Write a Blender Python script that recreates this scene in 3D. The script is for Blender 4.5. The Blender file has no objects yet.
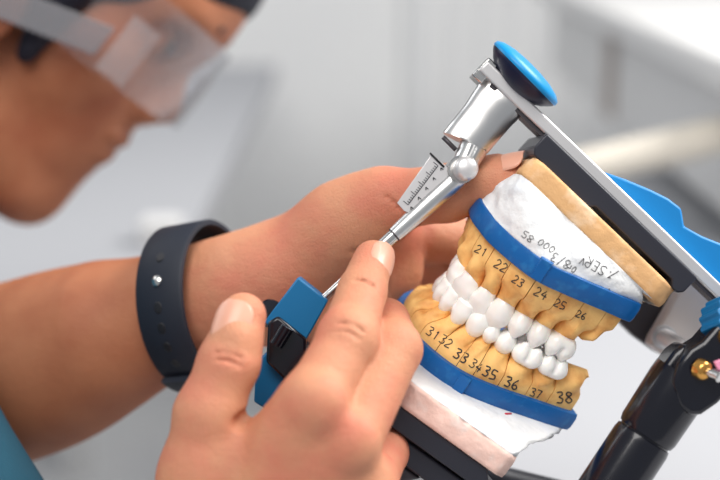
import bpy, math, random
import numpy as np
from mathutils import Vector, noise
from mathutils.bvhtree import BVHTree
random.seed(4)

# ------------------------------------------------------------------ camera, light, exposure
FOC = 1350.0            # focal length in pixels of the 720 px wide frame
DIST = 500.0            # mm from the camera to the plane in focus
PITCH = math.radians(14)
CENTRE = np.array([0.0, 0.0, 0.94])
RX = np.array([1.0, 0, 0]); UY = np.array([0, math.sin(PITCH), math.cos(PITCH)]); BZ = np.array([0, -math.cos(PITCH), math.sin(PITCH)])
ROT = np.stack([RX, UY, BZ], 1)          # rigid turn from the working frame (mm) to the world (m)

def W(p):
    return CENTRE + (np.asarray(p, float) / 1000.0) @ ROT.T
def P(px, py, z=0.0):
    s = (DIST - z) / FOC
    return np.array([(px - 360) * s, (240 - py) * s, z])
def U(v):
    v = np.asarray(v, float); return v / np.linalg.norm(v)

scene = bpy.context.scene
col = scene.collection
cam_d = bpy.data.cameras.new('camera'); cam = bpy.data.objects.new('camera', cam_d); col.objects.link(cam)
cam.location = W((0, 0, DIST)); cam.rotation_euler = (math.radians(90) - PITCH, 0, 0)
cam_d.sensor_width = 36; cam_d.lens = FOC * 36 / 720; cam_d.clip_start = 0.02
cam_d.dof.use_dof = True; cam_d.dof.focus_distance = 0.492; cam_d.dof.aperture_fstop = 5.0
scene.camera = cam
scene.view_settings.view_transform = 'Standard'; scene.view_settings.look = 'None'
scene.view_settings.gamma = 1; scene.view_settings.exposure = 0.0
w = bpy.data.worlds.new('world'); scene.world = w; w.use_nodes = True
bg = w.node_tree.nodes['Background']; bg.inputs[0].default_value = (0.90, 0.94, 1.0, 1); bg.inputs[1].default_value = 0.40

def area(name, loc, target, size, power, colour=(1, 1, 1), sy=None):
    l = bpy.data.lights.new(name, 'AREA'); l.energy = power; l.color = colour
    l.shape = 'RECTANGLE'; l.size = size; l.size_y = sy or size
    o = bpy.data.objects.new(name, l); col.objects.link(o); o.location = loc
    o.rotation_euler = (Vector(target) - Vector(loc)).to_track_quat('-Z', 'Y').to_euler()
    return o
area('side_fill', (-1.9, 1.0, 2.1), (.3, 1.2, .8), 1.2, 11, (.95, .98, 1), 1.0)  # added fill, no visible source; brightens the cabinet side and left background
area('window_daylight', (1.25, 0.35, 2.2), (0, 0, .94), 1.1, 56, (1, .98, .95), .9)
area('front_fill', (-0.25, -0.95, 2.3), (0, 0.1, .9), 1.2, 26, (1, .97, .93), 1.0)  # added fill behind the camera to brighten the surfaces facing it

# ------------------------------------------------------------------ materials
def mat(name, c, rough=.5, metal=0, sss=0, bump=None, var=None, spec=.5, coat=0, trans=0, alpha=1, ior=1.45):
    m = bpy.data.materials.new(name); m.use_nodes = True
    nt = m.node_tree; b = nt.nodes['Principled BSDF']
    b.inputs['Base Color'].default_value = (*c, 1); b.inputs['Roughness'].default_value = rough
    b.inputs['Metallic'].default_value = metal; b.inputs['Specular IOR Level'].default_value = spec
    b.inputs['Coat Weight'].default_value = coat; b.inputs['Transmission Weight'].default_value = trans
    b.inputs['Alpha'].default_value = alpha; b.inputs['IOR'].default_value = ior
    if sss:
        b.inputs['Subsurface Weight'].default_value = sss
        b.inputs['Subsurface Radius'].default_value = (1, .35, .2); b.inputs['Subsurface Scale'].default_value = .004
    tc = nt.nodes.new('ShaderNodeTexCoord')
    if var:      # (second colour, scale, low, high)
        c2, sc, lo, hi = var
        n = nt.nodes.new('ShaderNodeTexNoise'); n.inputs['Scale'].default_value = sc; n.inputs['Detail'].default_value = 5
        r = nt.nodes.new('ShaderNodeMapRange'); r.inputs['From Min'].default_value = lo; r.inputs['From Max'].default_value = hi
        x = nt.nodes.new('ShaderNodeMix'); x.data_type = 'RGBA'
        x.inputs['A'].default_value = (*c, 1); x.inputs['B'].default_value = (*c2, 1)
        nt.links.new(tc.outputs['Object'], n.inputs['Vector']); nt.links.new(n.outputs['Fac'], r.inputs['Value'])
        nt.links.new(r.outputs['Result'], x.inputs['Factor']); nt.links.new(x.outputs['Result'], b.inputs['Base Color'])
    prev = None
    for (sc, st, dist) in (bump or []):
        n = nt.nodes.new('ShaderNodeTexNoise'); n.inputs['Scale'].default_value = sc; n.inputs['Detail'].default_value = 6
        bp = nt.nodes.new('ShaderNodeBump'); bp.inputs['Strength'].default_value = st; bp.inputs['Distance'].default_value = dist
        nt.links.new(tc.outputs['Object'], n.inputs['Vector']); nt.links.new(n.outputs['Fac'], bp.inputs['Height'])
        if prev: nt.links.new(prev.outputs[0], bp.inputs['Normal'])
        nt.links.new(bp.outputs[0], b.inputs['Normal']); prev = bp
    return m

def srgb(r, g, b):
    f = lambda v: (v / 255 / 12.92) if v / 255 <= .04045 else ((v / 255 + .055) / 1.055) ** 2.4
    return (f(r), f(g), f(b))

M = {
 'skin': mat('skin', srgb(202, 140, 108), .55, spec=.38, sss=.12, bump=[(220, .55, .0008), (1400, .9, .0004)], var=(srgb(202, 122, 98), 45, .42, .68)),
 'face_skin': mat('face_skin', srgb(178, 116, 84), .5, spec=.35, sss=.08, bump=[(220, .4, .0006), (1400, .7, .0003)], var=(srgb(162, 98, 70), 30, .4, .65)),
 'nail': mat('nail', srgb(222, 162, 138), .36, sss=.1, coat=.1),
 'hair': mat('hair', srgb(14, 16, 34), .55, bump=[(400, .8, .002)]),
 'scrubs': mat('scrubs', srgb(0, 66, 86), .8, bump=[(900, .4, .0006), (40, .5, .004)]),
 'stone': mat('stone', srgb(252, 200, 124), .62, sss=.05, bump=[(500, .45, .0004), (2500, .3, .0001)], var=(srgb(220, 150, 78), 120, .45, .7)),
 'mount_stone': mat('mount_stone', srgb(226, 176, 122), .7, bump=[(300, .6, .001), (1800, .4, .0002)], var=(srgb(240, 205, 168), 90, .5, .66)),
 'pink_stone': mat('pink_stone', srgb(242, 204, 190), .7, bump=[(300, .6, .0009), (1800, .3, .0002)], var=(srgb(240, 222, 214), 110, .55, .75)),
 'plaster': mat('plaster', srgb(238, 238, 238), .7, bump=[(140, .8, .002), (900, .35, .0003)], var=(srgb(224, 226, 230), 60, .5, .7)),
 'cast_blue': mat('cast_blue', srgb(0, 92, 162), .42, bump=[(300, .4, .0006)], var=(srgb(28, 112, 176), 260, .55, .75)),
 'crown': mat('crown', srgb(250, 247, 242), .22, sss=.1, coat=.3, bump=[(700, .08, .0002)]),
 'joint': mat('joint', srgb(96, 52, 34), .8),
 'pencil': mat('pencil', srgb(52, 50, 54), .6),
 'red_pencil': mat('red_pencil', srgb(200, 30, 60), .6),
 'aluminium': mat('aluminium', (.72, .71, .70), .30, 1.0, bump=[(1500, .08, .0001)]),
 'anodised': mat('anodised', srgb(222, 220, 220), .35, .55),
 'steel': mat('steel', (.66, .65, .63), .22, 1.0),
 'dark_metal': mat('dark_metal', srgb(78, 74, 78), .42, .5),
 'black_plate': mat('black_plate', srgb(46, 47, 56), .42, .1),
 'black_gloss': mat('black_gloss', srgb(14, 15, 26), .22, .1, coat=.3),
 'navy_rubber': mat('navy_rubber', srgb(20, 24, 52), .38),
 'knob_blue': mat('knob_blue', srgb(0, 138, 200), .38),
 'wing_blue': mat('wing_blue', srgb(0, 126, 196), .5),
 'table_blue': mat('table_blue', srgb(0, 104, 156), .45),
 'brass': mat('brass', srgb(214, 160, 84), .25, .9),
 'band': mat('band', srgb(28, 33, 45), .6, bump=[(1500, .1, .0001)]),
 'ink': mat('ink', srgb(30, 30, 34), .5),
 'pink_plastic': mat('pink_plastic', srgb(236, 150, 180), .4),
 'bench': mat('bench', srgb(168, 169, 173), .75, spec=.3),
 'floor': mat('floor_vinyl', srgb(220, 220, 220), .7, var=(srgb(212, 212, 214), 3, .4, .6)),
 'wall': mat('wall_paint', srgb(230, 230, 229), .7, var=(srgb(225, 225, 225), 2, .4, .6)),
 'panel': mat('ribbed_panel', srgb(228, 228, 228), .5),
 'cabinet': mat('cabinet', srgb(214, 213, 212), .5),
 'brownish': mat('brownish', srgb(168, 158, 152), .6),
 'beige': mat('beige', srgb(226, 218, 204), .4),
 'housing': mat('housing', srgb(214, 204, 198), .45),
}
# clear plastic of the safety glasses
def clear_plastic(name, haze, tint):
    m = bpy.data.materials.new(name); m.use_nodes = True; nt = m.node_tree; nt.nodes.remove(nt.nodes['Principled BSDF'])
    out = nt.nodes['Material Output']
    tr = nt.nodes.new('ShaderNodeBsdfTransparent'); tr.inputs[0].default_value = (*tint, 1)
    gl = nt.nodes.new('ShaderNodeBsdfGlossy'); gl.inputs['Roughness'].default_value = .12
    df = nt.nodes.new('ShaderNodeBsdfDiffuse'); df.inputs[0].default_value = (.75, .75, .78, 1)
    fr = nt.nodes.new('ShaderNodeLayerWeight'); fr.inputs[0].default_value = .12
    a = nt.nodes.new('ShaderNodeMixShader'); b = nt.nodes.new('ShaderNodeMixShader'); b.inputs[0].default_value = haze
    nt.links.new(fr.outputs[1], a.inputs[0]); nt.links.new(tr.outputs[0], a.inputs[1]); nt.links.new(gl.outputs[0], a.inputs[2])
    nt.links.new(a.outputs[0], b.inputs[1]); nt.links.new(df.outputs[0], b.inputs[2]); nt.links.new(b.outputs[0], out.inputs[0])
    return m
M['lens'] = clear_plastic('clear_lens', .05, (.95, .95, .96))
M['painted_reflection'] = clear_plastic('painted_reflection', .16, (.95, .95, .95))  # whitish haze painting the window's reflection on the lens
M['temple'] = clear_plastic('grey_temple', .2, (.6, .6, .64))

# ------------------------------------------------------------------ scene graph helpers
def thing(name, label, cat, at, group=None):
    o = bpy.data.objects.new(name, None); col.objects.link(o); o.location = W(at); o.empty_display_size = .01
    o['label'] = label; o['category'] = cat
    if group: o['group'] = group
    return o

class MB:
    """collects vertices (mm, working frame) and faces"""
    def __init__(s): s.v = []; s.f = []
    def add(s, v, f):
        n = len(s.v); s.v.extend([tuple(map(float, p)) for p in v]); s.f.extend([tuple(i + n for i in q) for q in f]); return s

def origin_of(o):
    q = np.zeros(3)
    while o is not None: q += np.array(o.location); o = o.parent
    return q

def part(name, mb, m, parent=None, label=None, smooth=True, bevel=0, seg=2, angle=None, fix=True):
    me = bpy.data.meshes.new(name)
    wv = W(np.array(mb.v)) ; base = origin_of(parent) if parent is not None else wv.mean(0)
    loc = np.zeros(3) if parent is not None else base
    me.from_pydata([tuple(p) for p in (wv - base)], [], mb.f); me.materials.append(m)
    if fix:
        import bmesh
        bm = bmesh.new(); bm.from_mesh(me); bmesh.ops.recalc_face_normals(bm, faces=bm.faces); bm.to_mesh(me); bm.free()
    o = bpy.data.objects.new(name, me); col.objects.link(o); o.location = loc
    if parent is not None: o.parent = parent
    if label: o['label'] = label
    if smooth:
        me.shade_smooth()
        if angle: me.set_sharp_from_angle(angle=math.radians(angle))
    if bevel:
        b = o.modifiers.new('bevel', 'BEVEL'); b.width = bevel / 1000; b.segments = seg; b.limit_method = 'ANGLE'; b.angle_limit = math.radians(35)
    return o

class Fr:
    """orthonormal local frame in mm"""
    def __init__(s, o, x, y=None, z=None):
        s.o = np.asarray(o, float); s.x = U(x)
        if y is not None:
            y = np.asarray(y, float); s.y = U(y - s.x * (y @ s.x)); s.z = np.cross(s.x, s.y)
        else:
            z = np.asarray(z, float); s.z = U(z - s.x * (z @ s.x)); s.y = np.cross(s.z, s.x)
    def __call__(s, a, b=0, c=0): return s.o + s.x * a + s.y * b + s.z * c

def box(fr, a, b, c, mb=None):
    mb = mb or MB()
    vs = [fr(x, y, z) for x in a for y in b for z in c]
    return mb.add(vs, [(0, 1, 3, 2), (4, 6, 7, 5), (0, 4, 5, 1), (2, 3, 7, 6), (0, 2, 6, 4), (1, 5, 7, 3)])
def prism(fr, poly, c0, c1, mb=None):
    mb = mb or MB(); n = len(poly)
    vs = [fr(x, y, c0) for x, y in poly] + [fr(x, y, c1) for x, y in poly]
    return mb.add(vs, [tuple(range(n))[::-1], tuple(range(n, 2 * n))] + [(i, (i + 1) % n, n + (i + 1) % n, n + i) for i in range(n)])
def lathe(fr, prof, n=40, mb=None, sy=1.0):
    """profile of (x along fr.x, radius)"""
    mb = mb or MB(); vs = []; fs = []
    for x, r in prof:
        for k in range(n):
            t = 2 * math.pi * k / n; vs.append(fr(x, max(r, 1e-3) * math.cos(t), max(r, 1e-3) * math.sin(t) * sy))
    for i in range(len(prof) - 1):
        for k in range(n):
            fs.append((i * n + k, i * n + (k + 1) % n, (i + 1) * n + (k + 1) % n, (i + 1) * n + k))
    fs.append(tuple(range(n))[::-1]); fs.append(tuple(range((len(prof) - 1) * n, len(prof) * n)))
    return mb.add(vs, fs)
def tube(pts, r, n=8, mb=None):
    mb = mb or MB(); pts = [np.asarray(p, float) for p in pts]; vs = []; fs = []
    for i, p in enumerate(pts):
        d = U(pts[min(i + 1, len(pts) - 1)] - pts[max(i - 1, 0)] + 1e-9)
        a = U(np.cross(d, (0.3, .2, .93))); b = np.cross(d, a)
        rr = r[i] if hasattr(r, '__len__') else r
        for k in range(n):
            t = 2 * math.pi * k / n; vs.append(p + rr * (a * math.cos(t) + b * math.sin(t)))
    for i in range(len(pts) - 1):
        for k in range(n): fs.append((i * n + k, i * n + (k + 1) % n, (i + 1) * n + (k + 1) % n, (i + 1) * n + k))
    fs.append(tuple(range(n))[::-1]); fs.append(tuple(range((len(pts) - 1) * n, len(pts) * n)))
    return mb.add(vs, fs)
def spline(pts, n):
    """closed or open Catmull-Rom through 2D/3D points"""
    p = [np.asarray(q, float) for q in pts]; out = []
    for i in range(len(p) - 1):
        a = p[max(i - 1, 0)]; b = p[i]; c = p[i + 1]; d = p[min(i + 2, len(p) - 1)]
        for k in range(n):
            t = k / n
            out.append(.5 * (2 * b + (c - a) * t + (2 * a - 5 * b + 4 * c - d) * t * t + (3 * b - a - 3 * c + d) * t ** 3))
    out.append(p[-1]); return out

# ------------------------------------------------------------------ signed distance modelling
class Field:
    def __init__(s, lo, hi, res):
        s.lo = np.array(lo, float); s.res = res
        s.n = np.ceil((np.array(hi) - s.lo) / res).astype(int) + 1
        s.f = np.full(s.n, 30.0, np.float32)
    def win(s, lo, hi):
        a = np.clip(np.floor((np.array(lo) - s.lo) / s.res).astype(int), 0, s.n)
        b = np.clip(np.ceil((np.array(hi) - s.lo) / s.res).astype(int) + 1, 0, s.n)
        if (b <= a).any(): return None
        g = [(s.lo[i] + s.res * np.arange(a[i], b[i])).astype(np.float32) for i in range(3)]
        return (slice(a[0], b[0]), slice(a[1], b[1]), slice(a[2], b[2])), np.meshgrid(*g, indexing='ij', sparse=True)
    def put(s, sl, d, k, sub=False):
        f = s.f[sl]
        if sub:
            d = -d; h = np.clip(.5 - .5 * (f - d) / k, 0, 1); s.f[sl] = f * (1 - h) + d * h + k * h * (1 - h)
        else:
            h = np.clip(.5 + .5 * (d - f) / k, 0, 1); s.f[sl] = d * (1 - h) + f * h - k * h * (1 - h)
    def cap(s, p, q, r0, r1, k=2.0, sub=False):
        p = np.asarray(p, float); q = np.asarray(q, float); m = max(r0, r1) + k + 4
        w_ = s.win(np.minimum(p, q) - m, np.maximum(p, q) + m)
        if not w_: return s
        sl, (X, Y, Z) = w_; d = q - p; L = float(d @ d) + 1e-9
        t = np.clip(((X - p[0]) * d[0] + (Y - p[1]) * d[1] + (Z - p[2]) * d[2]) / L, 0, 1)
        D = np.sqrt((X - p[0] - t * d[0]) ** 2 + (Y - p[1] - t * d[1]) ** 2 + (Z - p[2] - t * d[2]) ** 2) - (r0 + (r1 - r0) * t)
        s.put(sl, D.astype(np.float32), k, sub); return s
    def ell(s, c, r, fr=None, k=2.0, sub=False):
        c = np.asarray(c, float); r = np.asarray(r, float); m = r.max() + k + 4
        w_ = s.win(c - m, c + m)
        if not w_: return s
        sl, (X, Y, Z) = w_; X = X - c[0]; Y = Y - c[1]; Z = Z - c[2]
        ax = (fr.x, fr.y, fr.z) if fr is not None else np.eye(3)
        q = [(X * a[0] + Y * a[1] + Z * a[2]) for a in ax]
        k0 = np.sqrt(sum((q[i] / r[i]) ** 2 for i in range(3))) + 1e-6
        k1 = np.sqrt(sum((q[i] / r[i] ** 2) ** 2 for i in range(3))) + 1e-6
        s.put(sl, (k0 * (k0 - 1) / k1).astype(np.float32), k, sub); return s
    def rbox(s, c, h, fr, rad, k=1.5, sub=False):
        c = np.asarray(c, float); h = np.asarray(h, float) - rad; m = np.linalg.norm(h) + rad + k + 3
        w_ = s.win(c - m, c + m)
        if not w_: return s
        sl, (X, Y, Z) = w_; X = X - c[0]; Y = Y - c[1]; Z = Z - c[2]
        q = [np.abs(X * a[0] + Y * a[1] + Z * a[2]) - h[i] for i, a in enumerate((fr.x, fr.y, fr.z))]
        o = np.sqrt(sum(np.maximum(v, 0) ** 2 for v in q)); i_ = np.minimum(np.maximum(q[0], np.maximum(q[1], q[2])), 0)
        s.put(sl, (o + i_ - rad).astype(np.float32), k, sub); return s
    def cut(s, c, nrm, k=.5):
        """keep the side the normal points away from"""
        X, Y, Z = np.meshgrid(*[(s.lo[i] + s.res * np.arange(s.n[i])).astype(np.float32) for i in range(3)], indexing='ij', sparse=True)
        d = (X - c[0]) * nrm[0] + (Y - c[1]) * nrm[1] + (Z - c[2]) * nrm[2]
        h = np.clip(.5 - .5 * (s.f - d) / k, 0, 1); s.f = (s.f * (1 - h) + d * h + k * h * (1 - h)).astype(np.float32); return s
    def hit(s, px, py, z0, z1=-400):
        z = z0
        while z > z1:
            i = np.round((P(px, py, z) - s.lo) / s.res).astype(int)
            if (i >= 0).all() and (i < s.n).all() and s.f[tuple(i)] < 0: return P(px, py, z)
            z -= .4
        return None
    def mesh(s, mb=None):
        mb = mb or MB(); f = s.f; n = s.n
        f[0], f[-1] = np.maximum(f[0], .5), np.maximum(f[-1], .5); f[:, 0] = np.maximum(f[:, 0], .5); f[:, -1] = np.maximum(f[:, -1], .5)
        f[:, :, 0] = np.maximum(f[:, :, 0], .5); f[:, :, -1] = np.maximum(f[:, :, -1], .5)
        ins = f < 0
        c = np.zeros(n - 1, np.int8)
        for dx in (0, 1):
            for dy in (0, 1):
                for dz in (0, 1): c += ins[dx:n[0] - 1 + dx, dy:n[1] - 1 + dy, dz:n[2] - 1 + dz]
        cells = np.argwhere((c > 0) & (c < 8)); idx = np.full(n - 1, -1, np.int64); idx[tuple(cells.T)] = np.arange(len(cells))
        acc = np.zeros((len(cells), 3)); cnt = np.zeros(len(cells))
        for ax in range(3):
            o1, o2 = [a for a in range(3) if a != ax]
            for i in (0, 1):
                for j in (0, 1):
                    a = cells.copy(); a[:, o1] += i; a[:, o2] += j; b = a.copy(); b[:, ax] += 1
                    fa = f[tuple(a.T)]; fb = f[tuple(b.T)]; m = (fa < 0) != (fb < 0)
                    t = np.where(m, fa / np.where(m, fa - fb, 1), 0)
                    p = a.astype(float); p[:, ax] += t; acc[m] += p[m]; cnt[m] += 1
        V = s.lo + s.res * acc / cnt[:, None]
        faces = []
        for ax in range(3):
            o1, o2 = [(1, 2), (2, 0), (0, 1)][ax]
            sa = [slice(1, n[i] - 1) for i in range(3)]; sb = list(sa); sa[ax] = slice(0, n[ax] - 1); sb[ax] = slice(1, n[ax])
            A = ins[tuple(sa)]; B = ins[tuple(sb)]
            for flip, e in ((False, np.argwhere(A & ~B)), (True, np.argwhere(~A & B))):
                off = np.array([1, 1, 1]); off[ax] = 0; e = e + off
                q = []
                for (i, j) in ((0, 0), (-1, 0), (-1, -1), (0, -1)):
                    d = e.copy(); d[:, o1] += i; d[:, o2] += j; q.append(idx[tuple(d.T)])
                q = np.stack(q, 1); faces.append(q[:, ::-1] if flip else q)
        F = np.concatenate(faces)
        n0 = len(mb.v); mb.v.extend(map(tuple, V)); mb.f.extend(map(tuple, (F + n0).tolist())); return mb

def bvh_of(objs):
    vs = []; fs = []
    for o in objs:
        b = np.array(origin_of(o)); n = len(vs)
        vs += [Vector(b) + v.co for v in o.data.vertices]; fs += [[i + n for i in p.vertices] for p in o.data.polygons]
    return BVHTree.FromPolygons(vs, fs)
CAM = Vector(W((0, 0, DIST)))
def on_surface(tree, px, py, lift=.12):
    """point where the surface seen at px,py lies, back in mm"""
    d = (Vector(W(P(px, py, 0))) - CAM).normalized(); h = tree.ray_cast(CAM, d)
    if h[0] is None: return None
    q = (np.array(h[0]) - CENTRE) @ ROT * 1000
    return q + np.array([0, 0, lift])

GLY = {'1': [[(.3, .8), (.5, 1), (.5, 0)]], '2': [[(.1, .8), (.35, 1), (.7, .8), (.6, .5), (.05, 0), (.8, .05)]],
 '3': [[(.1, .95), (.6, 1), (.7, .75), (.35, .55), (.75, .35), (.6, .02), (.1, .05)]],
 '4': [[(.5, 1), (.05, .4), (.8, .4)], [(.6, .7), (.55, 0)]], '5': [[(.75, 1), (.2, 1), (.15, .55), (.65, .5), (.7, .15), (.1, 0)]],
 '6': [[(.6, 1), (.2, .6), (.1, .2), (.4, 0), (.7, .2), (.5, .45), (.15, .3)]], '7': [[(.05, 1), (.75, 1), (.3, 0)]],
 '8': [[(.45, .55), (.15, .8), (.45, 1), (.75, .8), (.45, .55), (.1, .25), (.45, 0), (.8, .25), (.45, .55)]],
 '0': [[(.4, 1), (.1, .6), (.15, .1), (.45, 0), (.75, .4), (.7, .85), (.4, 1)]],
 'S': [[(.8, .9), (.4, 1), (.15, .75), (.6, .5), (.75, .2), (.4, 0), (.05, .12)]],
 'E': [[(.75, 1), (.15, 1), (.15, 0), (.75, 0)], [(.15, .5), (.6, .5)]],
 'R': [[(.1, 0), (.15, 1), (.65, .95), (.65, .6), (.15, .5), (.8, 0)]], 'V': [[(.05, 1), (.4, 0), (.8, 1)]],
 '.': [[(.3, .02), (.4, .08)]], '/': [[(.1, -.1), (.7, 1.1)]], 'r': [[(.2, .6), (.25, 0)], [(.22, .45), (.45, .65), (.7, .55)]], ' ': []}
def write(tree, text, px, py, ang, h, mb, r=.16, wf=.8):
    """pencil strokes laid on the surface; px,py is the start of the baseline, ang in degrees on the picture"""
    ca, sa = math.cos(math.radians(ang)), math.sin(math.radians(ang))
    for i, ch in enumerate(text):
        for st in GLY[ch]:
            pts = []
            for (x, y) in (spline(st, 4) if len(st) > 2 and ch not in 'EV147' else [tuple(np.array(a) + (np.array(b) - a) * k / 4) for a, b in zip(st, st[1:]) for k in range(5)]):
                X = (x + i) * h * wf; Y = y * h
                q = on_surface(tree, px + X * ca - Y * sa, py - X * sa - Y * ca)
                if q is not None and (not pts or np.linalg.norm(q - pts[-1]) < 4): pts.append(q)
            if len(pts) > 1: tube(pts, r, 5, mb)
    return mb

# ------------------------------------------------------------------ the room (world metres, z up)
def wbox(name, lo, hi, m, kind='structure', bevel=0, label=None, cat=None, parent=None):
    me = bpy.data.meshes.new(name); base = np.array([(lo[0] + hi[0]) / 2, (lo[1] + hi[1]) / 2, lo[2]])
    if parent is not None: off = np.array(parent.location)
    else: off = base
    vs = [(x - off[0], y - off[1], z - off[2]) for x in (lo[0], hi[0]) for y in (lo[1], hi[1]) for z in (lo[2], hi[2])]
    me.from_pydata(vs, [], [(0, 1, 3, 2), (4, 6, 7, 5), (0, 4, 5, 1), (2, 3, 7, 6), (0, 2, 6, 4), (1, 5, 7, 3)]); me.materials.append(m)
    o = bpy.data.objects.new(name, me); col.objects.link(o)
    if parent is not None: o.parent = parent
    else: o.location = off
    if kind: o['kind'] = kind
    if label: o['label'] = label
    if cat: o['category'] = cat
    if bevel:
        b = o.modifiers.new('bevel', 'BEVEL'); b.width = bevel; b.segments = 3
    return o
def wthing(name, label, cat, loc):
    o = bpy.data.objects.new(name, None); col.objects.link(o); o.location = loc; o['label'] = label; o['category'] = cat; o.empty_display_size = .05; return o

wbox('floor', (-2.5, -1.5, -.1), (3.0, 2.4, 0), M['floor'])
wbox('wall_back', (-2.5, 2.4, 0), (3.0, 2.5, 2.6), M['wall'])
# ribbed panelling on the back wall
mbp = []
rp = wthing('ribbed_wall_panel', 'light grey vertically ribbed panel on the wall behind the blue knob', 'wall panel', (.42, 2.385, .0))
wbox('backing', (.10, 2.375, .0), (1.3, 2.4, 1.6), M['panel'], None, parent=rp)
ribs = MB(); 
for i in range(19):
    x = .12 + i * .062
    v = [(x + a, 2.375 - b, z) for a, b in ((0, 0), (.012, .02), (.03, .02), (.042, 0)) for z in (0, 1.6)]
    ribs.v += v; n = len(ribs.v) - 8; ribs.f += [tuple(n + k for k in q) for q in ((0, 1, 3, 2), (2, 3, 5, 4), (4, 5, 7, 6), (0, 2, 4, 6), (1, 7, 5, 3))]
me = bpy.data.meshes.new('ribs'); me.from_pydata([(v[0] - .42, v[1] - 2.385, v[2]) for v in ribs.v], [], ribs.f); me.materials.append(M['panel'])
o = bpy.data.objects.new('ribs', me); col.objects.link(o); o.parent = rp

def bench(name, label, x0, x1, y0, y1, top=.75, legs=True):
    t = wthing(name, label, 'bench', ((x0 + x1) / 2, (y0 + y1) / 2, 0))
    wbox('worktop', (x0, y0, top - .03), (x1, y1, top), M['bench'], None, .004, parent=t)
    for x in (x0 + .35, x1 - .4):
        for y in (y0 + .25, y1 - .3): wbox('leg', (x, y, 0), (x + .05, y + .05, top - .03), M['cabinet'], None, parent=t)
bench('workbench', 'white laboratory bench below and behind the dental articulator', .07, 1.5, -.2, 1.12)
bench('side_bench', 'white bench top in the blurred background below the face', -1.3, -.165, .56, 2.2)

t = wthing('drawer_cabinet', 'white drawer cabinet in the blurred upper right background', 'cabinet', (.65, 1.1, .75))
wbox('cabinet_body', (.335, .62, .78), (.9, 1.9, .905), M['cabinet'], None, .006, parent=t)
wbox('cabinet_top', (.30, .60, .905), (.92, 1.92, .935), M['cabinet'], None, .008, parent=t)
for y in (.66, 1.2, 1.8): wbox('foot', (.37, y, .75), (.42, y + .05, .78), M['brownish'], None, parent=t)
wbox('drawer_gap', (.329, 1.28, .785), (.336, 1.34, .90), M['brownish'], None, parent=t)

def wcyl(name, p, q, r, m, label, cat, caps=True):
    p = np.array(p, float); q = np.array(q, float); d = U(q - p); a = U(np.cross(d, (0.1, .2, .95))); b = np.cross(d, a); base = p
    vs = []; prof = [(0, r * .9), (.004, r), (np.linalg.norm(q - p) - .004, r), (np.linalg.norm(q - p), r * .9)]; n = 24
    for x, rr in prof:
        for k in range(n): s = 2 * math.pi * k / n; vs.append(tuple(p + d * x + rr * (a * math.cos(s) + b * math.sin(s)) - base))
    fs = [(i * n + k, i * n + (k + 1) % n, (i + 1) * n + (k + 1) % n, (i + 1) * n + k) for i in range(3) for k in range(n)]
    fs += [tuple(range(n))[::-1], tuple(range(3 * n, 4 * n))]
    me = bpy.data.meshes.new(name); me.from_pydata(vs, [], fs); me.materials.append(m); me.shade_smooth(); me.set_sharp_from_angle(angle=.7)
    o = bpy.data.objects.new(name, me); col.objects.link(o); o.location = base
    o['label'] = label; o['category'] = cat
    return o
pa_, pb_ = W(P(566, 172, -690)), W(P(727, 131, -690)); pb_[0] = .334
wcyl('rail_pipe', pa_, pb_, .016, M['beige'], 'thick cream pipe sticking out of the cabinet side beyond the blue wing', 'pipe')
wcyl('wall_rod', (.27, 2.33, 1.21), (.06, 2.37, 1.34), .016, M['beige'], 'thin beige rod on the ribbed panel at the top of the picture', 'rod')
o = wbox('small_box', (-.205, .73, .75), (-.168, .765, .775), M['cabinet'], None, .004, 'small white box on the bench behind the black watch', 'box')

# ------------------------------------------------------------------ the two dental casts
CS = 1.06
tau, phi = math.radians(20), math.radians(-32)
e1 = np.array([.86, -.5, 0]); e1 = U(e1); up2 = np.array([.5, .86, 0]); up2 = U(up2)
VV = up2 * math.cos(tau) + np.array([0, 0, math.sin(tau)]); e3 = np.cross(e1, VV)
AA = e1 * math.cos(phi) + e3 * math.sin(phi); LL = -e1 * math.sin(phi) + e3 * math.cos(phi)
C0 = P(457, 290, -5)
def CP(a, l, v): return C0 + CS * (AA * a + LL * l + VV * v)

def arch(pts):
    """left half control points (a,l) -> dense symmetric curve, right molars to left molars"""
    left = [np.array(p, float) for p in pts]; right = [np.array([p[0], -p[1]]) for p in left[::-1]]
    return spline(right + left, 12)
def outline(half):
    left = spline(half, 8); return [np.array([p[0], -p[1]]) for p in left[::-1]][:-1] + left
def ray_hit(poly, c, d):
    best = None
    for i in range(len(poly) - 1):
        p, q = poly[i], poly[i + 1]; e = q - p; den = d[0] * e[1] - d[1] * e[0]
        if abs(den) < 1e-9: continue
        t = ((p[0] - c[0]) * e[1] - (p[1] - c[1]) * e[0]) / den; u = ((p[0] - c[0]) * d[1] - (p[1] - c[1]) * d[0]) / den
        if t > 0 and -1e-6 <= u <= 1 + 1e-6 and (best is None or t > best): best = t
    return c + d * best if best else None

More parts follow.
